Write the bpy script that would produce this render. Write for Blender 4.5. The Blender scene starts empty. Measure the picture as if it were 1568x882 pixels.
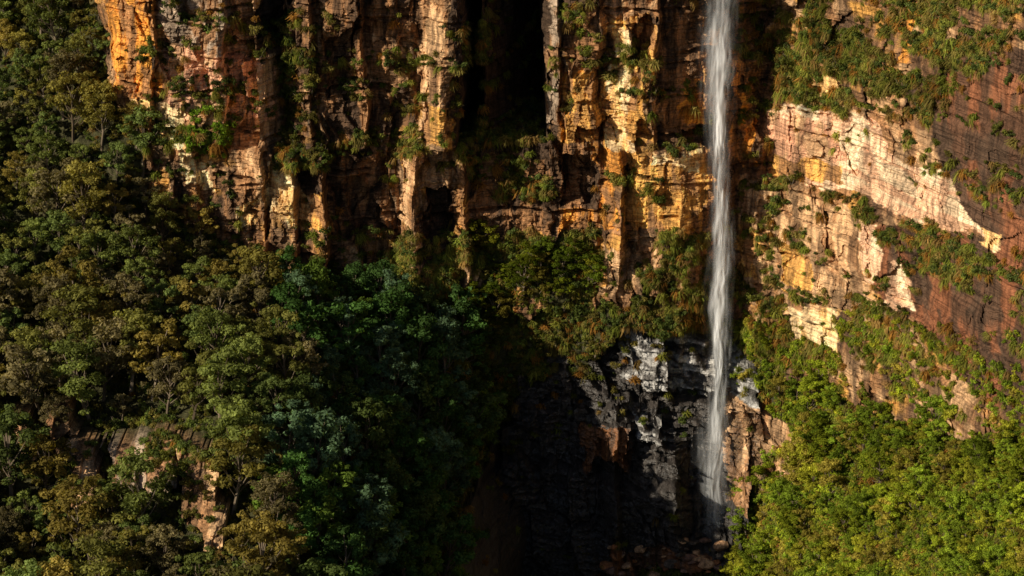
import bpy, math, random, time, bmesh
import numpy as np
from mathutils import Vector
T0=time.time()
rng=np.random.default_rng(7)
scene=bpy.context.scene
# ---------------------------------------------------------------- camera frame
TH=math.radians(17.0); D=400.0
C=np.array([0,-D*math.cos(TH),D*math.sin(TH)])
F=np.array([0,math.cos(TH),-math.sin(TH)]); U=np.array([0,math.sin(TH),math.cos(TH)])
def inv(u,v,y):
    a=(u-784)/4000.; b=(441-v)/4000.
    d=F+U*b+np.array([a,0,0]); t=(y-C[1])/d[1]
    return C+d*t
def proj(x,y,z):
    dy=y-C[1]; dz=z-C[2]
    dep=dy*F[1]+dz*F[2]
    return 784+4000*x/dep, 441-4000*(dy*U[1]+dz*U[2])/dep
# ---------------------------------------------------------------- noise helpers
def h2(i,j,s):
    n=(i.astype(np.uint32)*np.uint32(374761393)+j.astype(np.uint32)*np.uint32(668265263)+np.uint32((s*1274126177)&0xffffffff))
    n=(n^(n>>np.uint32(13)))*np.uint32(1274126177)
    n=(n^(n>>np.uint32(16)))*np.uint32(2246822519)
    n=n^(n>>np.uint32(15))
    return ((n&np.uint32(0xffffff))/np.float32(0xffffff)).astype(np.float32)
def vn(x,y,s):
    xi=np.floor(x);yi=np.floor(y);fx=x-xi;fy=y-yi
    fx=fx*fx*(3-2*fx);fy=fy*fy*(3-2*fy)
    xi=xi.astype(np.int32);yi=yi.astype(np.int32)
    a=h2(xi,yi,s);b=h2(xi+1,yi,s);c=h2(xi,yi+1,s);d=h2(xi+1,yi+1,s)
    return (a+(b-a)*fx)*(1-fy)+(c+(d-c)*fx)*fy
def fbm(x,y,s,o=4):
    r=0;a=.5;t=0
    for k in range(o):
        r=r+a*vn(x,y,s+k*17);t+=a;a*=.5;x=x*2.03+5.1;y=y*2.03+1.7
    return r/t
def worley(X,Z,sx,sz,s,che=.8):
    gx=(X/sx).astype(np.float32);gz=(Z/sz).astype(np.float32)
    i0=np.floor(gx).astype(np.int32);j0=np.floor(gz).astype(np.int32)
    f1=np.full(X.shape,9.,np.float32);f2=f1.copy();I=i0.copy();J=j0.copy()
    bx=np.zeros(X.shape,np.float32);bz=bx.copy()
    for di in(-1,0,1):
        for dj in(-1,0,1):
            i=i0+di;j=j0+dj
            px=i+.12+.76*h2(i,j,s);pz=j+.12+.76*h2(i,j,s+5)
            dx=gx-px;dz=gz-pz
            d=np.maximum(np.abs(dx),np.abs(dz))*che+(1-che)*np.sqrt(dx*dx+dz*dz)
            m=d<f1
            f2=np.where(m,f1,np.minimum(f2,d))
            f1=np.where(m,d,f1);I=np.where(m,i,I);J=np.where(m,j,J)
            bx=np.where(m,dx,bx);bz=np.where(m,dz,bz)
    return I,J,f1,f2,bx,bz
def ss(a,b,x):
    t=np.clip((x-a)/(b-a),0,1);return t*t*(3-2*t)
def inpoly(P,u,v):
    P=np.array(P,float);r=np.zeros(u.shape,bool)
    box=(u>P[:,0].min())&(u<P[:,0].max())&(v>P[:,1].min())&(v<P[:,1].max())
    ub=u[box];vb=v[box];q=np.zeros(ub.shape,bool);n=len(P)
    for k in range(n):
        x1,y1=P[k];x2,y2=P[(k+1)%n]
        if y1==y2: continue
        q^=((y1>vb)!=(y2>vb))&(ub<(x2-x1)*(vb-y1)/(y2-y1)+x1)
    r[box]=q
    return r
# ---------------------------------------------------------------- macro surfaces
NX,NZ=1150,820
xs=np.linspace(-96,86,NX);zs=np.linspace(-62,66,NZ)
X,Z=np.meshgrid(xs,zs)
up=[(-300,95),(120,60),(168,9),(178,5.5),(236,0),(241,2),(300,-.5),(346,-1.2),(351,.8),(392,-3.4),(398,2.5),(438,2.5),(443,.5),(480,-1.5),(486,1),(500,.0),(556,-2),(562,1.6),(628,0),(634,.5),(672,-4.5),(700,-3.3),(738,2.5),(741,30),(832,28),(836,3),(858,-1.5),(862,.4),(918,-1.3),(926,1.6),(1000,-3),(1006,-.5),(1070,0.5),(1132,4),(1185,4),(1300,-9),(1420,-26),(1568,-50),(1800,-88),(2100,-130)]
lo=[(-300,95),(120,60),(168,9),(185,5),(236,0),(300,-1.5),(310,.5),(362,-1),(402,-4),(408,-1),(450,-4.5),(462,-1),(500,-5),(506,0),(560,.6),(608,.6),(614,1),(640,-5),(648,-3),(690,-2),(696,-1),(714,-2.6),(722,1),(750,1.5),(845,.5),(852,.5),(915,-1.6),(920,-1),(948,-4.8),(956,-2),(1040,-5),(1080,-2),(1132,4),(1185,2.5),(1300,-11),(1420,-28),(1568,-52),(1800,-90),(2100,-130)]
def prof(L,v):
    p=np.array([[inv(u,v,y)[0],y] for u,y in L]);o=np.argsort(p[:,0],kind='stable');return p[o,0],p[o,1]
warpx=(fbm(X/9,Z/14,3,3)-.5)*2.6+(fbm(X/2.2,Z/3.,31,3)-.5)*1.1
warpz=(fbm(X/12,Z/6,9,3)-.5)*2.4+(fbm(X/1.5,Z/1.8,33,2)-.5)*.5
XW=X+warpx;ZW=Z+warpz
px,py=prof(up,110);yU=np.interp(XW,px,py)
px,py=prof(lo,300);yL=np.interp(XW,px,py)
zl=inv(784,222,0)[2]
k=ss(-.2,.2,ZW-zl)
yA=yL*(1-k)+yU*k
zr=[inv(1190,90,5)[2],inv(1190,155,5)[2],inv(1180,268,5)[2],inv(1180,360,4)[2],inv(1180,450,2)[2]]
rightw=ss(32,40,X)
for i,z0 in enumerate(zr):
    yA=yA+rightw*(2.4*ss(-.3,.3,ZW-z0)+1.0*np.exp(-((ZW-z0+.9)/.4)**2))
yA=yA-rightw*6.
# bedding: every few metres a shelf above an eroded undercut
for z0 in np.arange(-2,66,3.1):
    zz=z0+1.1*math.sin(z0*3.1);on=ss(.42,.50,fbm(X/6,Z*0+z0,77,3))
    yA=yA+.3*ss(-.15,.15,ZW-zz)+(1.0+.5*math.sin(z0))*np.exp(-((ZW-zz+.5)/.28)**2)*on-.4*np.exp(-((ZW-zz+.05)/.25)**2)*on
yA=yA-.3*ss(-2,60,Z)*20
S=[(-250,0,48),(0,0,34),(120,0,24),(170,0,20),(-250,150,30),(0,150,18),(120,150,11),(170,150,8),(230,225,3),(0,300,3),(120,300,-1),(205,300,0),(280,365,-2),(-250,300,12),
(380,405,-2),(450,400,0),(560,405,2),(620,385,2.5),
(-250,450,-12),(0,450,-14),(200,450,-14),(350,480,-14),(420,480,-12),(500,470,-8),(580,460,-2),(680,440,0),
(-250,600,-30),(0,600,-30),(200,600,-30),(350,600,-35),(430,600,-35),(560,600,-21),(680,590,-10),(760,590,-3),
(-250,750,-46),(0,750,-46),(200,750,-47),(400,750,-52),(500,750,-46),(620,750,-30),(700,740,-17),(760,720,-1),
(-250,900,-62),(0,900,-62),(200,900,-63),(400,900,-68),(540,900,-60),(650,900,-46),(730,900,-29),(790,880,-3),
(-250,1200,-90),(200,1200,-90),(500,1200,-92),(700,1200,-75),(900,1200,-55),
(700,370,2),(850,368,1.5),(1000,365,.5),(1080,370,2),(1150,400,6),
(800,480,-2),(900,480,-3),(1000,480,-4),(1100,490,1),(850,560,-3),(950,520,-5),(1000,600,-6),(1080,560,-3),(1150,560,-2),
(820,650,4),(850,800,11),(930,700,0),(940,800,5),(1000,700,-4),(1000,820,-2),(1080,700,-3),(1100,820,-5),(1000,880,-9),(900,900,5),(1100,880,-12),(850,1000,0),(1000,1100,-35),
(1120,490,3),(1280,560,-10),(1450,620,-33),(1568,680,-56),(1800,780,-95),
(1200,650,-9),(1200,750,-15),(1180,880,-22),(1320,700,-27),(1320,880,-46),(1450,740,-50),(1450,880,-64),(1568,800,-75),(1568,900,-85),(1800,900,-115),(1200,1200,-60),(1500,1200,-100),
(600,250,22),(850,250,22),(1050,250,22),(1250,350,18),(1450,400,5),(1568,450,-15),(1800,500,-45),(300,150,22),(600,0,60),(1000,0,60),(1500,0,60),(1800,0,60)]
pts=np.array([[*(inv(u,v,y)[[0,2]]),y] for u,v,y in S])
xc=np.linspace(-96,86,183);zc=np.linspace(-62,66,129);XC,ZC=np.meshgrid(xc,zc)
def ker(r): return np.sqrt(r*r+4.0)
A=ker(np.hypot(pts[:,0][:,None]-pts[:,0],pts[:,1][:,None]-pts[:,1]))
n=len(pts);P=np.c_[np.ones(n),pts[:,:2]]
M=np.block([[A,P],[P.T,np.zeros((3,3))]])
w=np.linalg.solve(M,np.r_[pts[:,2],0,0,0])
yc=w[n]+w[n+1]*XC+w[n+2]*ZC
for i in range(n): yc=yc+w[i]*ker(np.hypot(XC-pts[i,0],ZC-pts[i,1]))
fi=(X-xc[0])/(xc[1]-xc[0]);fj=(Z-zc[0])/(zc[1]-zc[0])
i0=np.clip(fi.astype(int),0,181);j0=np.clip(fj.astype(int),0,127);a=fi-i0;b=fj-j0
yS=(yc[j0,i0]*(1-a)+yc[j0,i0+1]*a)*(1-b)+(yc[j0+1,i0]*(1-a)+yc[j0+1,i0+1]*a)*b
cliff=yA<yS
y0=np.minimum(yA,yS)
u,v=proj(X,y0,Z)
wu=u+(fbm(X/2.5,Z/3.5,41,4)-.5)*44;wv=v+(fbm(X/3,Z/2,43,4)-.5)*38
rock=cliff.astype(np.float32)
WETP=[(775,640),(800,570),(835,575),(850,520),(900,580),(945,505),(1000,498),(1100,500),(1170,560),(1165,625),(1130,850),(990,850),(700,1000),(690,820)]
RB=[WETP,[(1110,600),(1165,610),(1230,670),(1205,770),(1160,760),(1110,760)],[(905,380),(980,385),(970,470),(920,470)],[(700,380),(745,380),(740,450),(700,450)],[(600,415),(640,415),(640,445),(600,440)],[(780,440),(830,430),(840,470),(790,480)],[(975,375),(1085,370),(1085,490),(990,470)]]
for p in RB: rock[inpoly(p,wu,wv)]=1
OUT=[[(105,650),(165,655),(160,740),(110,750)],[(175,660),(280,650),(275,725),(180,725)],[(283,645),(345,690),(345,800),(290,785)],[(30,610),(60,610),(62,660),(35,660)],[(250,500),(300,505),(300,530),(250,530)],[(85,610),(120,600),(130,640),(95,645)]]
om=np.zeros(X.shape,bool)
for p in OUT: om|=inpoly(p,wu,wv)
rock[om]=1
y0=y0-np.where(om,7.5,0)
CAV=[(3,[(855,240),(914,232),(908,300),(863,312)]),(3.5,[(648,292),(688,295),(684,362),(652,358)]),(2.5,[(958,88),(998,18),(1010,38),(976,108)]),(5,[(395,-60),(440,-60),(430,62),(402,62)]),(2,[(505,290),(560,270),(604,350),(510,356)]),
(3,[(895,190),(938,178),(932,226),(888,226)]),(3,[(1045,205),(1085,190),(1082,242),(1052,242)]),(2,[(505,60),(545,50),(552,130),(510,150)]),(2,[(350,60),(395,70),(398,84),(350,84)]),(2.2,[(690,120),(738,110),(738,200),(712,210)]),(1.2,[(450,262),(498,262),(498,290),(456,290)])]
for a_,p in CAV: y0=y0+a_*inpoly(p,wu,wv)
wet=inpoly(WETP,wu,wv)
for vv_,am in((548,1.5),(600,2.4),(645,1.8),(740,2.6)):
    z0=inv(1000,vv_,-4)[2]
    y0=y0+np.where(wet,am*(ss(-.4,.4,ZW+X*.10-3.-z0+(fbm(X/4,Z*0,vv_,3)-.5)*7)-.6),0)
SLAB=[(5.,.6,[(945,510),(1022,516),(1018,585),(975,592),(950,575)]),(4.5,.6,[(1024,518),(1095,512),(1100,592),(1030,588)]),(3,.6,[(1105,560),(1165,575),(1160,618),(1112,608)]),(5.,.6,[(966,638),(1010,642),(1004,668),(970,664)]),(4,.5,[(958,690),(1030,690),(1025,760),(965,750)]),(3,.5,[(1035,600),(1085,600),(1085,650),(1040,650)]),(3.5,.5,[(885,640),(955,645),(950,700),(900,690)])]
slab=np.zeros(X.shape,bool)
for a_,tl_,p in SLAB:
    m=inpoly(p,wu,wv);uc=np.mean([q_[0] for q_ in p]);y0=y0-np.where(m,a_*.42+tl_*(wu-uc)*.1,0);slab|=m
# ---------------------------------------------------------------- rock detail
def facet(XX,ZZ,sx,sz,amp,tilt,s,crack=.0,che=.8):
    I,J,f1,f2,bx,bz=worley(XX,ZZ,sx,sz,s,che)
    val=amp*((h2(I,J,s+11)*2-1)+tilt*(h2(I,J,s+12)*2-1)*bx*2+tilt*.6*(h2(I,J,s+13)*2-1)*bz*2)
    val=val+crack*(1-ss(0,.07,f2-f1))
    return val,h2(I,J,s+14),f2-f1
ZB=ZW+X*.16*wet
d1,id1,e1=facet(XW,ZB,4.6,7.0,1.0,1.2,101,.12,.6)
d2,id2,e2=facet(XW+.3*ZW*(fbm(X/14,Z/14,71,2)-.5),ZB,2.2,2.7,.42,1.3,202,.03,.6)
d3,id3,e3=facet(XW,ZB*np.where(wet,1.8,1.),.9,1.0,.15,1.2,303,.0,.4)
dn=(fbm(X/.9,Z/.7,55,3)-.5)*.5+(fbm(X/.35,Z/3.5,57,2)-.5)*.22+(fbm(X/4,Z/5,59,3)-.5)*1.8
amp=np.ones(X.shape)
smooth=[[(1180,165),(1430,215),(1510,320),(1510,375),(1180,270)],[(640,0),(690,0),(690,222),(645,222)],[(960,240),(1080,240),(1080,355),(960,345)],[(1000,0),(1080,0),(1080,240),(1000,230)],[(1190,340),(1350,340),(1350,545),(1190,545)],[(1440,60),(1900,200),(1900,700),(1440,500)]]
for p in smooth: amp[inpoly(p,wu,wv)]=.5
amp[slab]=.45
bb=(Z*1.0+X*.16+warpz*.7+(fbm(X/2,Z/2,66,2)-.5)*.8); bf=bb/1.25-np.floor(bb/1.25)
bid=h2(np.floor(bb/1.25).astype(np.int32),np.floor(XW/4.5).astype(np.int32),67)
bed=np.where(wet,(.6+.9*bid)*(bf-.5)*np.where(slab,.8,1.1),0)
b3=ZW/.75;b3f=b3-np.floor(b3)
bed2=.26*(b3f-.5)*ss(.40,.54,fbm(X/5,Z/3,68,2))
rd=amp*(d1+d2)+d3*(.4+.6*amp)+dn+bed+bed2
sd=(fbm(X/6,Z/5,61,4)-.5)*5+(fbm(X/1.2,Z/1.2,63,2)-.5)*.8
Y=y0+np.where(rock>0,rd,sd)
# ---------------------------------------------------------------- colour
pal=dict(cream=(.80,.57,.31),white=(.76,.55,.35),ochre=(.70,.36,.095),orange=(.68,.28,.05),pink=(.62,.32,.19),tan=(.54,.325,.17),
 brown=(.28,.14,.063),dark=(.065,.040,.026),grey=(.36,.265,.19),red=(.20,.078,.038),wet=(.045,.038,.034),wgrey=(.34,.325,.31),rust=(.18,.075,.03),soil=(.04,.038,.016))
col=np.empty(X.shape+(3,),np.float32)
br=np.array(pal['brown']);dk=np.array(pal['dark']);tn=np.array(pal['tan']);oc=np.array(pal['ochre'])
t=np.clip(fbm(X/2,Z/6,712,3)*2.2-.65+id2*.2,0,1)[...,None]
col[:]=dk*(1-t)+br*1.2*t
q=ss(.54,.68,fbm(XW/2.,ZW/4.,713,4))[...,None];col=col*(1-q)+tn*.8*q
q=ss(.58,.76,fbm(XW/2.2,ZW/3.,719,4))[...,None];col=col*(1-q)+oc*.7*q
POL=[('orange',[(150,-40),(235,-40),(240,120),(235,155),(175,150)]),('grey',[(235,-40),(350,-40),(345,80),(255,65)]),('pink',[(245,70),(430,85),(430,185),(360,180),(300,190),(250,150)]),
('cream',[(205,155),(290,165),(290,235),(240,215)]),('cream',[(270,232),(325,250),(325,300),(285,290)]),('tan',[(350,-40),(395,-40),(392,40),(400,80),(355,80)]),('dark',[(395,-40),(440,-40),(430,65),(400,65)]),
('tan',[(485,-40),(505,-40),(500,80),(487,80)]),('brown',[(505,-40),(632,-40),(632,200),(505,200)]),('tan',[(560,60),(628,60),(625,120),(560,130)]),('tan',[(632,-40),(668,-40),(690,220),(645,225),(632,130)]),('ochre',[(645,150),(690,170),(692,226),(650,226)]),
('dark',[(680,-40),(740,-40),(740,230),(698,220)]),('dark',[(738,-60),(838,-60),(838,240),(738,240)]),('grey',[(836,-40),(862,-40),(857,190),(835,190)]),('brown',[(862,-40),(925,-40),(925,110),(862,110)]),('ochre',[(862,110),(930,110),(925,225),(855,225)]),  # second dark polygon paints the chasm's shade into the rock colour
('tan',[(925,-40),(960,-40),(960,20),(925,20)]),('ochre',[(925,20),(1005,20),(1000,110),(985,235),(930,230)]),('cream',[(930,100),(972,100),(968,232),(936,232)]),('cream',[(930,40),(960,40),(960,80),(930,80)]),
('brown',[(1004,-40),(1078,-40),(1080,240),(1010,225)]),('orange',[(1040,130),(1078,120),(1078,200),(1045,190)]),
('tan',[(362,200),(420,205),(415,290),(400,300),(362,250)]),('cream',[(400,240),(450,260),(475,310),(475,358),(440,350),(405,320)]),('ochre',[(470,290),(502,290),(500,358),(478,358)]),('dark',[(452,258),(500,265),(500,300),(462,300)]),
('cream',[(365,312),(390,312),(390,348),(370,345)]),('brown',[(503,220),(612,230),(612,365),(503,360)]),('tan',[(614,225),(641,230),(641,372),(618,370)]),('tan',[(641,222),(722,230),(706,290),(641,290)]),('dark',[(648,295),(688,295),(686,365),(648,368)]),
('ochre',[(693,300),(716,300),(716,352),(693,352)]),('brown',[(722,235),(850,235),(850,360),(722,360)]),('brown',[(850,225),(918,225),(915,320),(850,320)]),('orange',[(850,316),(915,316),(915,354),(850,354)]),('orange',[(915,225),(950,235),(945,345),(918,345)]),
('ochre',[(950,232),(1082,240),(1084,365),(960,348)]),('cream',[(1000,235),(1078,240),(1074,268),(1000,255)]),('tan',[(920,385),(972,385),(966,462),(923,455)]),('tan',[(700,385),(742,385),(738,445),(702,445)]),('tan',RB[6]),
('brown',[(1125,-40),(1185,-40),(1170,260),(1125,260)]),('orange',[(1125,80),(1150,80),(1150,250),(1125,240)]),('cream',[(1195,106),(1280,122),(1288,156),(1195,142)]),
('white',[(1180,168),(1240,155),(1330,188),(1400,203),(1430,235),(1500,318),(1508,372),(1420,335),(1330,310),(1240,285),(1180,268)]),('pink',[(1180,165),(1262,180),(1300,240),(1180,262)]),('ochre',[(1180,235),(1290,255),(1290,290),(1180,270)]),('tan',[(1330,180),(1440,200),(1440,250),(1400,255),(1350,235)]),
('tan',[(1130,265),(1240,292),(1320,330),(1310,480),(1200,480),(1130,450)]),('ochre',[(1190,372),(1240,388),(1240,447),(1195,432)]),('tan',[(1240,340),(1320,355),(1320,450),(1240,447)]),('white',[(1318,342),(1347,345),(1345,437),(1320,430)]),
('red',[(1440,60),(1568,80),(1900,300),(1900,1000),(1568,660),(1440,540),(1340,440),(1350,340),(1420,340),(1508,374),(1440,240)]),
('cream',[(1205,455),(1285,475),(1287,545),(1215,522)]),('white',[(1363,403),(1402,415),(1402,477),(1365,467)]),('cream',[(1500,350),(1530,355),(1528,385),(1502,375)]),('ochre',[(1130,345),(1170,350),(1162,435),(1125,430)]),('orange',[(1370,-40),(1400,-40),(1395,100),(1370,100)]),
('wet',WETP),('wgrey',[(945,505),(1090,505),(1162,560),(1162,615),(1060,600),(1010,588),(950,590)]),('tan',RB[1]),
('rust',[(885,638),(960,650),(960,712),(900,692)]),('wgrey',[(964,634),(1012,638),(1012,670),(968,668)]),('rust',[(930,820),(1080,830),(1080,900),(930,900)]),
('tan',OUT[0]),('grey',OUT[1]),('tan',OUT[2]),('tan',OUT[3]),('grey',OUT[4])]
SEC={'cream':'ochre','ochre':'brown','white':'pink','pink':'tan','orange':'brown','tan':'brown','grey':'brown','brown':'dark','red':'dark','wgrey':'wet'}
qn=[ss(.48,.60,fbm(XW/1.3,ZW/4.5,700+k*37,4))*.9 for k in range(3)]
qh=ss(.50,.60,fbm(X/6,ZW/.9,760,4))
deepst=ss(.50,.60,fbm(XW/1.1,Z/11,731,4))
calm=np.zeros(X.shape,np.float32)
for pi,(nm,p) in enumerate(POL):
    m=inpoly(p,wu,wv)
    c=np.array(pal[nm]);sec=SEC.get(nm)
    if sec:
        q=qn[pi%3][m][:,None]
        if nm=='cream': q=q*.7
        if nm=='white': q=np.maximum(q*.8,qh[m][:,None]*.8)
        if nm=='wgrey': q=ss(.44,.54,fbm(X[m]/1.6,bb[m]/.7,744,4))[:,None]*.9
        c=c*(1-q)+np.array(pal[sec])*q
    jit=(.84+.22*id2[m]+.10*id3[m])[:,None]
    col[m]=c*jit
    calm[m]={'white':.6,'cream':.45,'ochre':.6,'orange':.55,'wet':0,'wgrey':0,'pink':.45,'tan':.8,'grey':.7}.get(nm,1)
stn=(deepst*.75*np.where(calm==0,np.where(wet,0,.9),calm))[...,None]
col=col*(1-stn)+np.array(pal['dark'])*stn
cr=(1-.3*(1-ss(0,.05,e1))*(amp>.5)-.1*(1-ss(0,.05,e2))*(amp>.5))[...,None]
col=col*cr
soil=np.array(pal['soil'])*(0.7+.9*fbm(X/3,Z/3,88,3))[...,None]
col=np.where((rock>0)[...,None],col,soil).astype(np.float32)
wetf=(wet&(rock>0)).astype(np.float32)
# ---------------------------------------------------------------- mesh
nv=NX*NZ
co=np.empty((nv,3),np.float32);co[:,0]=X.ravel();co[:,1]=Y.ravel();co[:,2]=Z.ravel()
idx=np.arange(nv).reshape(NZ,NX)
q=np.stack([idx[:-1,:-1],idx[:-1,1:],idx[1:,1:],idx[1:,:-1]],-1).reshape(-1,4)
def mkmesh(name,co,q,smooth=False):
    me=bpy.data.meshes.new(name);me.vertices.add(len(co));me.vertices.foreach_set('co',np.asarray(co,np.float32).ravel())
    k=q.shape[1];me.loops.add(q.size);me.loops.foreach_set('vertex_index',q.ravel().astype(np.int32))
    me.polygons.add(len(q));me.polygons.foreach_set('loop_start',(np.arange(len(q))*k).astype(np.int32))
    me.polygons.foreach_set('use_smooth',np.full(len(q),smooth));me.update(calc_edges=True);return me
def attr(me,name,typ,data,key):
    a=me.attributes.new(name,typ,'POINT');a.data.foreach_set(key,np.asarray(data,np.float32).ravel())
me=mkmesh('sandstone_cliff',co,q)
attr(me,'rc','FLOAT_COLOR',np.c_[col.reshape(-1,3),np.ones(nv)],'color')
attr(me,'wet','FLOAT',wetf.ravel(),'value')
cl=bpy.data.objects.new('sandstone_cliff',me);scene.collection.objects.link(cl)
dYx=np.gradient(Y,xs[1]-xs[0],axis=1);dYz=np.gradient(Y,zs[1]-zs[0],axis=0)
nl=np.sqrt(dYx**2+dYz**2+1);NXn=dYx/nl;NYn=-1/nl;NZn=dYz/nl
# ---------------------------------------------------------------- materials
def newmat(n):
    m=bpy.data.materials.new(n);m.use_nodes=True;nt=m.node_tree;nt.nodes.clear();return m,nt
def N(nt,t,**k):
    n=nt.nodes.new(t)
    for a,b in k.items(): setattr(n,a,b)
    return n
m,nt=newmat('weathered_sandstone');L=nt.links.new;rockmat=m
out=N(nt,'ShaderNodeOutputMaterial');bs=N(nt,'ShaderNodeBsdfPrincipled');L(bs.outputs[0],out.inputs[0])
at=N(nt,'ShaderNodeAttribute',attribute_name='rc');aw=N(nt,'ShaderNodeAttribute',attribute_name='wet')
ge=N(nt,'ShaderNodeNewGeometry')
def noise(scale,vec,det=4,rough=.6):
    mp=N(nt,'ShaderNodeMapping');mp.inputs['Scale'].default_value=vec;L(ge.outputs['Position'],mp.inputs['Vector'])
    no=N(nt,'ShaderNodeTexNoise');no.inputs['Scale'].default_value=scale;no.inputs['Detail'].default_value=det;no.inputs['Roughness'].default_value=rough
    L(mp.outputs[0],no.inputs['Vector']);return no.outputs['Fac']
def ramp(src,a,b,c0,c1):
    r=N(nt,'ShaderNodeMapRange');r.inputs['From Min'].default_value=a;r.inputs['From Max'].default_value=b;r.inputs['To Min'].default_value=c0;r.inputs['To Max'].default_value=c1
    L(src,r.inputs['Value']);return r.outputs[0]
def math_(op,a,b):
    x=N(nt,'ShaderNodeMath',operation=op)
    for i,s in enumerate((a,b)):
        if isinstance(s,(int,float)): x.inputs[i].default_value=s
        else: L(s,x.inputs[i])
    return x.outputs[0]
streak=ramp(noise(1.3,(1,1,.07),3,.65),.36,.58,.5,1.28)
speck=ramp(noise(3.5,(1,1,1.6),3,.7),.35,.60,.78,1.3)
bedl=ramp(noise(1.0,(.12,.12,3.2),3,.6),.38,.50,.66,1.14)
f=math_('MULTIPLY',math_('MULTIPLY',streak,speck),bedl)
vm=N(nt,'ShaderNodeVectorMath',operation='SCALE');L(at.outputs['Color'],vm.inputs[0]);L(f,vm.inputs['Scale'])
vc=N(nt,'ShaderNodeVectorMath',operation='MINIMUM');L(vm.outputs[0],vc.inputs[0]);vc.inputs[1].default_value=(.86,.80,.70)
L(vc.outputs[0],bs.inputs['Base Color'])
ro=ramp(aw.outputs['Fac'],0,1,.9,.42);L(ro,bs.inputs['Roughness'])
L(ramp(aw.outputs['Fac'],0,1,.15,.5),bs.inputs['Specular IOR Level'])
bp=N(nt,'ShaderNodeBump');bp.inputs['Strength'].default_value=.9;bp.inputs['Distance'].default_value=.25
hh=math_('ADD',noise(2.6,(1,1,.9),3,.7),math_('MULTIPLY',noise(1.6,(.25,.25,3.),2,.6),.7));L(hh,bp.inputs['Height']);L(bp.outputs[0],bs.inputs['Normal'])
me.materials.append(m)
def leafmat(name,transl=.35):
    global nt,L
    m,nt=newmat(name);L=nt.links.new
    out=N(nt,'ShaderNodeOutputMaterial');d=N(nt,'ShaderNodeBsdfDiffuse');tr=N(nt,'ShaderNodeBsdfTranslucent');mx=N(nt,'ShaderNodeMixShader');mx.inputs[0].default_value=transl
    ti=N(nt,'ShaderNodeAttribute',attribute_name='tint',attribute_type='INSTANCER');lv=N(nt,'ShaderNodeAttribute',attribute_name='lv')
    vm=N(nt,'ShaderNodeVectorMath',operation='SCALE');L(ti.outputs['Color'],vm.inputs[0]);L(lv.outputs['Fac'],vm.inputs['Scale'])
    L(vm.outputs[0],d.inputs['Color'])
    v2=N(nt,'ShaderNodeVectorMath',operation='MULTIPLY');L(vm.outputs[0],v2.inputs[0]);v2.inputs[1].default_value=(1.5,1.45,.5);L(v2.outputs[0],tr.inputs['Color'])
    L(d.outputs[0],mx.inputs[1]);L(tr.outputs[0],mx.inputs[2]);L(mx.outputs[0],out.inputs[0]);return m
LM=leafmat('foliage')
bm_,nt=newmat('bark');L=nt.links.new
out=N(nt,'ShaderNodeOutputMaterial');d=N(nt,'ShaderNodeBsdfDiffuse');L(d.outputs[0],out.inputs[0]);ge=N(nt,'ShaderNodeNewGeometry')
cr_=N(nt,'ShaderNodeValToRGB');cr_.color_ramp.elements[0].color=(.10,.075,.05,1);cr_.color_ramp.elements[1].color=(.28,.22,.16,1);cr_.color_ramp.elements[0].position=.4;cr_.color_ramp.elements[1].position=.7
L(noise(.35,(1,1,.3),2),cr_.inputs[0]);L(cr_.outputs[0],d.inputs['Color'])
# ---------------------------------------------------------------- plant sources
def leaves(cen,nrm,size,asp,r,jit=.8):
    n=len(cen)
    nn=nrm+r.normal(0,jit,(n,3));nn/=np.linalg.norm(nn,axis=1)[:,None]+1e-9
    t=np.cross(nn,r.normal(0,1,(n,3)));t/=np.linalg.norm(t,axis=1)[:,None]+1e-9
    b=np.cross(nn,t);s=size[:,None]
    P=np.stack([cen-t*s,cen-b*s*asp,cen+t*s,cen+b*s*asp],1)
    return P.reshape(-1,3),np.arange(4*n).reshape(n,4)
def tube(path,rad,k=5):
    path=np.array(path,float);n=len(path);V=[];
    for i in range(n):
        d=path[min(i+1,n-1)]-path[max(i-1,0)];d/=np.linalg.norm(d)+1e-9
        a=np.cross(d,[.3,1,.1]);a/=np.linalg.norm(a);b=np.cross(d,a)
        for j in range(k):
            th=2*math.pi*j/k;V.append(path[i]+rad[i]*(a*math.cos(th)+b*math.sin(th)))
    Q=[[i*k+j,i*k+(j+1)%k,(i+1)*k+(j+1)%k,(i+1)*k+j] for i in range(n-1) for j in range(k)]
    return np.array(V),np.array(Q)
def assemble(name,parts):
    V=[];Q=[];M=[];LV=[];o=0
    for v_,q_,mi,lv in parts:
        V.append(v_);Q.append(q_+o);M.append(np.full(len(q_),mi));LV.append(np.broadcast_to(lv,(len(v_),)));o+=len(v_)
    me=mkmesh(name,np.concatenate(V),np.concatenate(Q));me.polygons.foreach_set('material_index',np.concatenate(M).astype(np.int32))
    attr(me,'lv','FLOAT',np.concatenate(LV),'value');me.materials.append(LM);me.materials.append(bm_)
    return bpy.data.objects.new(name,me)
def clump(c,R,n,size,r,lvb):
    d=r.normal(0,1,(n,3));d/=np.linalg.norm(d,axis=1)[:,None]
    rad=r.random(n)**.45
    cen=c+d*rad[:,None]*R
    p,q_=leaves(cen,d+np.array([0,0,.5]),size*r.uniform(.7,1.3,n),.5,r,.5)
    lv=np.repeat(lvb*r.uniform(.7,1.3,n),4)
    return p,q_,0,lv
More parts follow.
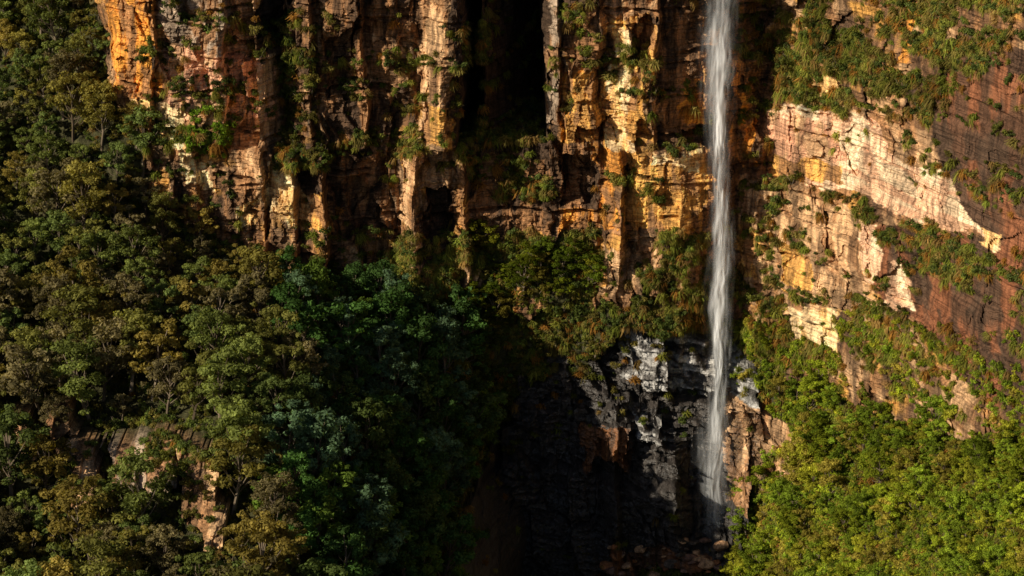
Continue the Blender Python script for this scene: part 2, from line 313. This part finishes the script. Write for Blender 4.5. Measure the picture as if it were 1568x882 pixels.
def tree(name,seed,H,spread,ncl,nleaf,flat,ls=.24,base=.45,cs=1.):
    r=np.random.default_rng(seed);parts=[]
    lean=r.normal(0,.06*H,2)
    tp=[np.array([0,0,-1.5])]+[np.array([lean[0]*t+r.normal(0,.12),lean[1]*t+r.normal(0,.12),H*.82*t]) for t in (0.02,.3,.55,.8,1)]
    v_,q_=tube(tp,np.array([.26,.24,.19,.15,.1,.05])*H/10);parts.append((v_,q_,1,1.))
    for i in range(ncl):
        t=base+(1-base)*(i+.5)/ncl; a=i*2.4+r.uniform(-.6,.6)
        rr=spread*math.sin(math.pi*min(1,(1.02-t)/(1-base)*.62+.12))*r.uniform(.45,1.05)
        c=np.array([lean[0]*t+math.cos(a)*rr,lean[1]*t+math.sin(a)*rr,H*t*r.uniform(.93,1.03)])
        t0=max(.25,t-.25);s0=np.array([lean[0]*t0,lean[1]*t0,H*.82*t0])
        mid=(s0+c)/2+np.array([0,0,-.05*H*r.random()])+r.normal(0,.2,3)
        v_,q_=tube([s0,mid,c],np.array([.09,.065,.03])*H/10,4);parts.append((v_,q_,1,1.))
        R=np.array([1,1,flat])*r.uniform(.85,1.4)*H/10*cs
        lvb=r.uniform(.65,1.4)
        parts.append(clump(c,R,int(nleaf*.6),ls,r,lvb))
        for k in range(3):
            c2=c+r.normal(0,.8,3)*np.array([1,1,.6])*H/10
            parts.append(clump(c2,R*.5,int(nleaf*.22),ls,r,lvb*r.uniform(.8,1.2)))
    return assemble(name,parts)
def mkcoll(name,objs):
    c=bpy.data.collections.new(name)
    for o in objs:c.objects.link(o)
    return c
trees=[tree('euc_%02d'%i,50+i,[10,12,9,13,8,11][i],[3.1,3.7,3.2,3.4,2.8,3.9][i],[12,14,10,15,10,13][i],240,.62,.25,.42,.96) for i in range(6)]
trees+=[tree('euc_%02d'%(6+i),80+i,[11,9][i],[2.4,2.9][i],[16,16][i],250,.8,.24,.2) for i in range(2)]
TC=mkcoll('tree_variants',trees)
def bush(name,seed):
    r=np.random.default_rng(seed);parts=[]
    for i in range(6):
        c=r.normal(0,.42,3)*np.array([1,1,.6])+np.array([0,0,.45])
        parts.append(clump(c,np.array([.5,.5,.42])*r.uniform(.7,1.2),50,.16,r,r.uniform(.6,1.35)))
    for i in range(3):
        e=r.normal(0,.4,3);e[2]=abs(e[2])+.6;v_,q_=tube([[0,0,-.4],e*.5,e],[.04,.03,.015],3);parts.append((v_,q_,1,1.))
    return assemble(name,parts)
def tuss(name,seed,hang):
    r=np.random.default_rng(seed);n=90;V=[];Q=[]
    for i in range(n):
        a=r.uniform(0,6.283);ln=r.uniform(.6,1.25);w_=r.uniform(.03,.06);o=r.normal(0,.22,3)*np.array([1,.6,1])
        d=np.array([math.cos(a),math.sin(a),0]);sd_=np.array([-d[1],d[0],0])
        p0=o;p1=o+d*ln*.35+np.array([0,0,ln*(.5-.3*hang)]);p2=o+d*ln*.75+np.array([0,0,ln*(.45-1.1*hang)])
        b=len(V);V+=[p0-sd_*w_,p0+sd_*w_,p1+sd_*w_,p1-sd_*w_,p2+sd_*w_*.3,p2-sd_*w_*.3];Q+=[[b,b+1,b+2,b+3],[b+3,b+2,b+4,b+5]]
    return assemble(name,[(np.array(V),np.array(Q),0,np.repeat(r.uniform(.6,1.4,n),6))])
BC=mkcoll('bush_variants',[bush('bush_%d'%i,200+i) for i in range(5)])
GC=mkcoll('tussock_variants',[tuss('tuss_%d'%i,300+i,h) for i,h in enumerate((.1,.4,.8,1.0))])
def scatter(name,coll,P,rot,scl,idx_,tint):
    me=bpy.data.meshes.new(name);me.vertices.add(len(P));me.vertices.foreach_set('co',P.astype(np.float32).ravel())
    attr(me,'rot','FLOAT_VECTOR',rot,'vector');attr(me,'scl','FLOAT_VECTOR',scl,'vector')
    a=me.attributes.new('idx','INT','POINT');a.data.foreach_set('value',idx_.astype(np.int32))
    attr(me,'tint','FLOAT_COLOR',np.c_[tint,np.ones(len(P))],'color')
    ob=bpy.data.objects.new(name,me);scene.collection.objects.link(ob)
    g=bpy.data.node_groups.new(name+'_gn','GeometryNodeTree')
    g.interface.new_socket('Geometry',in_out='INPUT',socket_type='NodeSocketGeometry');g.interface.new_socket('Geometry',in_out='OUTPUT',socket_type='NodeSocketGeometry')
    gi=g.nodes.new('NodeGroupInput');go=g.nodes.new('NodeGroupOutput');ip=g.nodes.new('GeometryNodeInstanceOnPoints');ci=g.nodes.new('GeometryNodeCollectionInfo')
    ci.inputs['Collection'].default_value=coll;ci.inputs['Separate Children'].default_value=True;ci.inputs['Reset Children'].default_value=True
    ip.inputs['Pick Instance'].default_value=True
    def na(nm,t):
        x=g.nodes.new('GeometryNodeInputNamedAttribute');x.data_type=t;x.inputs['Name'].default_value=nm;return x.outputs['Attribute']
    l=g.links.new;l(gi.outputs[0],ip.inputs['Points']);l(ci.outputs[0],ip.inputs['Instance']);l(na('idx','INT'),ip.inputs['Instance Index'])
    l(na('rot','FLOAT_VECTOR'),ip.inputs['Rotation']);l(na('scl','FLOAT_VECTOR'),ip.inputs['Scale']);l(ip.outputs[0],go.inputs[0])
    md=ob.modifiers.new('scatter','NODES');md.node_group=g;return ob
# ---------------------------------------------------------------- forest trees
uf,vf=proj(X,Y,Z)
def pick(dens,n):
    p=(dens*nl).ravel();c=np.cumsum(p);return np.minimum(np.searchsorted(c,rng.random(n)*c[-1]),nv-1)
forest=inpoly([(-600,-300),(170,-300),(180,160),(240,260),(290,350),(370,415),(460,440),(560,445),(640,440),(700,520),(770,620),(770,720),(700,820),(700,1300),(-600,1300)],uf,vf)&(rock<1)
hole=om.copy()
for p in OUT:
    pc=np.mean(p,axis=0);hole|=inpoly([(pc[0]+(a-pc[0])*1.35,pc[1]+(b-pc[1])*1.15+(105 if b>pc[1] else 20)) for a,b in p],uf,vf)
dens=forest*np.where(hole,.0,1.)
c_=pick(dens,9000);keep=[];cell={}
for i in c_:
    p=co[i];rad=2.6+1.8*rng.random();kx,ky,kz=(p/5).astype(int);ok=True
    for a in(-1,0,1):
        for b in(-1,0,1):
            for c2 in (-1,0,1):
                for jj,r2 in cell.get((kx+a,ky+b,kz+c2),()):
                    if np.sum((co[jj]-p)**2)<max(rad,r2)**2: ok=False
    if ok: keep.append(i);cell.setdefault((kx,ky,kz),[]).append((i,rad))
keep=np.array(keep);nT=len(keep);print('trees',nT)
UT=uf.ravel()[keep];VT=vf.ravel()[keep]
pal_t=np.array([[.185,.18,.045],[.15,.175,.045],[.21,.18,.042],[.125,.16,.045],[.24,.185,.045],[.17,.14,.065]])
ti=pal_t[rng.integers(0,6,nT)]*rng.uniform(.7,1.3,(nT,1))
dark=(UT>430+rng.normal(0,35,nT));gp=np.array([[.075,.15,.035],[.14,.21,.035],[.11,.175,.09],[.07,.13,.035],[.11,.15,.04]])
ti=np.where(dark[:,None],gp[rng.integers(0,5,nT)]*rng.uniform(.8,1.2,(nT,1)),ti)
sc=rng.uniform(.55,1.1,nT)*np.where(VT<350,.8,1);sc=np.where((VT<470)&(UT>230),sc*.62,sc)
ix=rng.integers(0,6,nT);ix=np.where(dark&(rng.random(nT)<.6),rng.integers(6,8,nT),ix)
rot=np.c_[rng.normal(0,.06,nT),rng.normal(0,.06,nT),rng.uniform(0,6.28,nT)]
scatter('eucalyptus_forest',TC,co[keep],rot,np.c_[sc*1.05,sc*1.05,sc],ix,ti)
# ---------------------------------------------------------------- shrubs
nz=fbm(X/3.5,Z/3.0,500,4);nz2=fbm(X/9,Z/7,510,3);nz3=fbm(X/4.,Z/1.8,520,3)
vd=np.zeros(X.shape)
VP=[(3.,[(432,40),(485,40),(482,215),(440,220)]),(5,[(286,185),(350,185),(355,240),(290,240)]),(2.5,[(412,205),(505,200),(500,262),(415,262)]),(3,[(480,355),(700,362),(700,440),(600,420)]),
(1.6,[(668,40),(742,40),(742,115),(668,105)]),(2.5,[(715,235),(850,245),(845,305),(735,300)]),(.8,[(230,60),(360,90),(360,200),(250,190)]),(2.6,[(590,362),(1085,360),(1085,400),(960,505),(900,580),(850,540),(800,600),(760,660),(680,560),(600,430)]),(2.6,[(960,478),(1095,480),(1095,505),(960,505)]),
(2.0,[(1180,-60),(1900,-60),(1900,100),(1560,60),(1440,190),(1200,85)]),(3.5,[(1180,85),(1290,108),(1440,175),(1440,230),(1300,168),(1200,150)]),(3.,[(1170,268),(1240,290),(1330,315),(1450,350),(1450,420),(1320,345),(1180,315)]),
(2.5,[(1335,180),(1440,190),(1440,300),(1400,270)]),
(3.5,[(1130,478),(1210,500),(1300,550),(1260,640),(1130,600)]),(2.2,[(1330,315),(1568,385),(1568,430),(1400,420),(1340,370)]),(1.4,[(1290,470),(1568,560),(1700,700),(1300,590)]),(2,[(1440,240),(1568,290),(1568,330),(1440,270)]),(1.2,[(855,-20),(900,-20),(900,40),(855,40)]),(1.8,[(480,200),(640,205),(640,235),(500,235)])]
for w_,p in VP: vd=np.maximum(vd,w_*inpoly(p,wu,wv)*ss(.40,.56,nz))
vd=np.maximum(vd,1.7*(rock>0)*ss(.45,.75,NZn)*ss(.42,.6,nz2))
vd=np.where((u>1130)&(rock>0),np.maximum(vd,1.*ss(.55,.66,nz3)),vd)
sl=(rock<1)
vd=np.where(sl,np.maximum(vd,3.0),vd)
for p in [[(1180,165),(1240,155),(1330,188),(1370,215),(1400,250),(1500,325),(1508,372),(1420,335),(1330,310),(1180,268)],[(1205,455),(1285,475),(1287,545),(1215,522)],[(1190,372),(1240,388),(1240,447),(1195,432)],[(1240,340),(1320,355),(1320,450),(1240,447)],[(1318,342),(1347,345),(1345,437),(1320,430)],[(1363,403),(1402,415),(1402,477),(1365,467)],[(905,380),(980,385),(970,470),(920,470)]]: vd=np.where(inpoly(p,wu,wv),vd*.08,vd)
vd=np.where(inpoly([(1440,110),(1568,140),(1900,300),(1900,420),(1568,380),(1500,330),(1440,240)],wu,wv),vd*.3,vd)
vd=np.where(wet,vd*np.where(v<600,.12,.06),vd)
vd=np.where(forest,vd*.35,vd)
vd=np.where((uf<-150)|(uf>1720)|(vf<-120)|(vf>1000),0,vd)
gn=fbm(X/5,Z/5,540,3)
def grp(name,coll,dens,n,smin,smax,nvar,tilt,tintf,push):
    i=pick(dens,n);P=co[i]+np.c_[NXn.ravel()[i],NYn.ravel()[i],NZn.ravel()[i]]*push
    uu=uf.ravel()[i];vv=vf.ravel()[i];s=rng.uniform(smin,smax,n)*rng.uniform(.7,1.2,n)
    rz=rng.uniform(-.8,.8,n) if tilt else rng.uniform(0,6.28,n)
    rot=np.c_[np.full(n,tilt)+rng.normal(0,.15,n),rng.normal(0,.15,n),rz]
    scatter(name,coll,P,rot,np.c_[s,s,s*rng.uniform(.8,1.2,n)],rng.integers(0,nvar,n),tintf(uu,vv,i,n))
patch=fbm(X/4,Z/4,560,3).ravel()
LIME=np.array([[.29,.34,.028],[.36,.36,.035],[.22,.30,.03],[.35,.29,.05],[.24,.31,.03]])
def tb(uu,vv,i,n):
    pb=np.array([[.12,.155,.035],[.16,.17,.035],[.10,.13,.035],[.19,.16,.04]])
    t=pb[rng.integers(0,4,n)]
    br=(uu>1120)&(vv>480)
    t=np.where(br[:,None],LIME[rng.integers(0,5,n)],t)
    br=(uu>286)&(uu<355)&(vv>170)&(vv<245);t=np.where(br[:,None],np.array([.17,.27,.025]),t)
    return t*rng.uniform(.7,1.25,(n,1))*(.45+1.1*patch[i])[:,None]
def tg(uu,vv,i,n):
    pb=np.array([[.24,.20,.055],[.22,.22,.04],[.28,.18,.06],[.32,.16,.035],[.19,.22,.035],[.22,.22,.04]])
    return pb[rng.integers(0,6,n)]*rng.uniform(.7,1.25,(n,1))*(.45+1.1*patch[i])[:,None]
grp('cliff_shrubs',BC,vd*(.4+gn),17000,.4,1.1,5,0,tb,.15)
tgd=np.where(sl&(u<1130),vd*.3,vd)*np.where((u>600)&~((v>560)&(u>1150)),1,.35)
tgd=np.maximum(tgd,3*inpoly([(975,372),(1085,366),(1085,490),(985,480)],wu,wv)*ss(.4,.55,nz))
grp('hanging_grass_tussocks',GC,tgd,12000,.5,1.2,4,.35,tg,.05)
d2_=((uf>1130)&(vf>540)&sl)*1.+inpoly([(760,400),(920,410),(900,480),(780,480)],uf,vf)*1.2+inpoly([(600,380),(760,380),(760,560),(640,480)],uf,vf)*1.2*sl
d2_=np.where((uf>1720)|(vf>1000),0,d2_)
i=pick(d2_,560);n_=len(i);t2=LIME[rng.integers(0,5,n_)]*rng.uniform(.5,1.15,(n_,1))
t2=np.where((uf.ravel()[i]<1130)[:,None],t2*.5,t2)
s=rng.uniform(.16,.55,n_)
scatter('slope_saplings',TC,co[i],np.c_[rng.normal(0,.08,n_),rng.normal(0,.08,n_),rng.uniform(0,6.28,n_)],np.c_[s*1.2,s*1.2,s],rng.integers(0,8,n_),t2)
# ---------------------------------------------------------------- fallen boulders at the foot of the fall
def boulder_mesh():
    r=random.Random(5);bm=bmesh.new();cl_=bm.verts.layers.float_color.new('rc');wl=bm.verts.layers.float.new('wet')
    cand=np.where(inpoly([(930,830),(1180,820),(1180,960),(930,960)],uf,vf).ravel())[0]
    for i in rng.choice(cand,150):
        s=r.uniform(.25,1.1)*(1.6 if r.random()<.12 else 1)
        ret=bmesh.ops.create_icosphere(bm,subdivisions=2,radius=1)
        c=Vector([float(a) for a in co[i]]);pl=[(Vector((r.gauss(0,1),r.gauss(0,1),r.gauss(0,1))).normalized(),r.uniform(.45,.8)) for _ in range(9)]
        cc=r.choice([(.32,.12,.045),(.18,.10,.07),(.42,.24,.13),(.09,.07,.055)]);ax=Vector((r.uniform(.8,1.5),r.uniform(.8,1.3),r.uniform(.5,.9)))
        for vv_ in ret['verts']:
            p=vv_.co.copy()
            for nrm,dd in pl:
                k_=p.dot(nrm)-dd
                if k_>0:p-=nrm*k_
            vv_.co=Vector((p.x*ax.x,p.y*ax.y,p.z*ax.z))*s+c+Vector((0,-.2,.1));vv_[cl_]=(*cc,1);vv_[wl]=.6
    me=bpy.data.meshes.new('boulders');bm.to_mesh(me);bm.free();me.materials.append(rockmat);return me
ob=bpy.data.objects.new('boulders',boulder_mesh());scene.collection.objects.link(ob)
# ---------------------------------------------------------------- waterfall
WV=[(-200,1109,28),(0,1107,26),(130,1102,23),(200,1102,15),(300,1104,14),(450,1103,19),(560,1101,16),(620,1099,19),(720,1092,25),(800,1097,24),(842,1098,32)]
yW=-7.5
wp=np.array([[inv(a[1],a[0],yW)[2],inv(a[1],a[0],yW)[0],a[2]*.1] for a in WV])[::-1]
V=[];Q=[];DN=[];o=0
for k in range(4):
    nzv,nxv=500,40
    zz=np.linspace(wp[0,0],wp[-1,0],nzv);cx=np.interp(zz,wp[:,0],wp[:,1]);hw=np.interp(zz,wp[:,0],wp[:,2])*(1.0,.7,1.45,.5)[k]
    s_=np.linspace(-1,1,nxv);SS,ZZ=np.meshgrid(s_,zz)
    wob=(fbm(ZZ*.13+k*7,SS*.5+3,900+k,3)-.5)*1.6
    XX=cx[:,None]+SS*hw[:,None]+wob;YY=yW+(k-2)*.55+(1-SS**2)*-.5+(fbm(SS*3,ZZ*.3,910+k,3)-.5)*.6
    V.append(np.stack([XX,YY,ZZ],-1).reshape(-1,3));id_=np.arange(nzv*nxv).reshape(nzv,nxv)
    Q.append(np.stack([id_[:-1,:-1],id_[:-1,1:],id_[1:,1:],id_[1:,:-1]],-1).reshape(-1,4)+o);o+=nzv*nxv
    st=ss(.30,.66,fbm(XX*1.5+k*31,ZZ*.12+k,920+k,3))
    pl=ss(.32,.6,fbm(XX*.55+k*11,ZZ*.26+np.abs(SS)*.8,930+k,3))
    dd=np.clip(1-np.abs(SS)**1.6,0,1)**1.5*(.3+.7*st)*(.2+.8*pl)*(.75,.95,.3,1.1)[k]
    low=1-ss(-37,-14,ZZ)
    dd*=1-low*(.6,.55,.1,.7)[k]
    DN.append(dd.ravel())
me=mkmesh('waterfall',np.concatenate(V),np.concatenate(Q),True);attr(me,'dens','FLOAT',np.clip(np.concatenate(DN),0,1),'value')
m,nt=newmat('falling_water');L=nt.links.new
out=N(nt,'ShaderNodeOutputMaterial');df=N(nt,'ShaderNodeBsdfDiffuse');df.inputs[0].default_value=(.90,.91,.94,1);tl=N(nt,'ShaderNodeBsdfTranslucent');tl.inputs[0].default_value=(.90,.91,.94,1)
m1=N(nt,'ShaderNodeMixShader');m1.inputs[0].default_value=.25;L(df.outputs[0],m1.inputs[1]);L(tl.outputs[0],m1.inputs[2])
tp=N(nt,'ShaderNodeBsdfTransparent');m2=N(nt,'ShaderNodeMixShader');L(tp.outputs[0],m2.inputs[1]);L(m1.outputs[0],m2.inputs[2]);L(m2.outputs[0],out.inputs[0])
ge=N(nt,'ShaderNodeNewGeometry');aa=N(nt,'ShaderNodeAttribute',attribute_name='dens')
fs=ramp(noise(1.7,(1,1,.07),3,.5),.36,.62,.55,1.2);fx=math_('MULTIPLY',aa.outputs['Fac'],fs);L(math_('MINIMUM',fx,.95),m2.inputs[0])
me.materials.append(m);wf=bpy.data.objects.new('waterfall',me);scene.collection.objects.link(wf)
# ---------------------------------------------------------------- light
sdir=Vector((-.80,-.45,.46)).normalized()
sl_=bpy.data.lights.new('sun','SUN');sl_.energy=5;sl_.angle=math.radians(.5);sl_.color=(1,.90,.71)
so=bpy.data.objects.new('sun',sl_);so.rotation_euler=sdir.to_track_quat('Z','Y').to_euler();scene.collection.objects.link(so)
w_=bpy.data.worlds.new('World');scene.world=w_;w_.use_nodes=True;nt=w_.node_tree;bg=nt.nodes['Background'];sk=nt.nodes.new('ShaderNodeTexSky');sk.sky_type='NISHITA';sk.sun_disc=False
sk.sun_elevation=math.asin(sdir.z);sk.sun_rotation=math.atan2(sdir.x,sdir.y);nt.links.new(sk.outputs[0],bg.inputs[0]);bg.inputs[1].default_value=.05
cam=bpy.data.cameras.new('camera');cam.angle=2*math.atan(78.4/400);cam.clip_end=3000;cam.clip_start=1
cob=bpy.data.objects.new('camera',cam);cob.location=C;cob.rotation_euler=(math.radians(90)-TH,0,0);scene.collection.objects.link(cob);scene.camera=cob
scene.view_settings.view_transform='Standard';scene.view_settings.look='None';scene.view_settings.exposure=0
print('done',time.time()-T0)
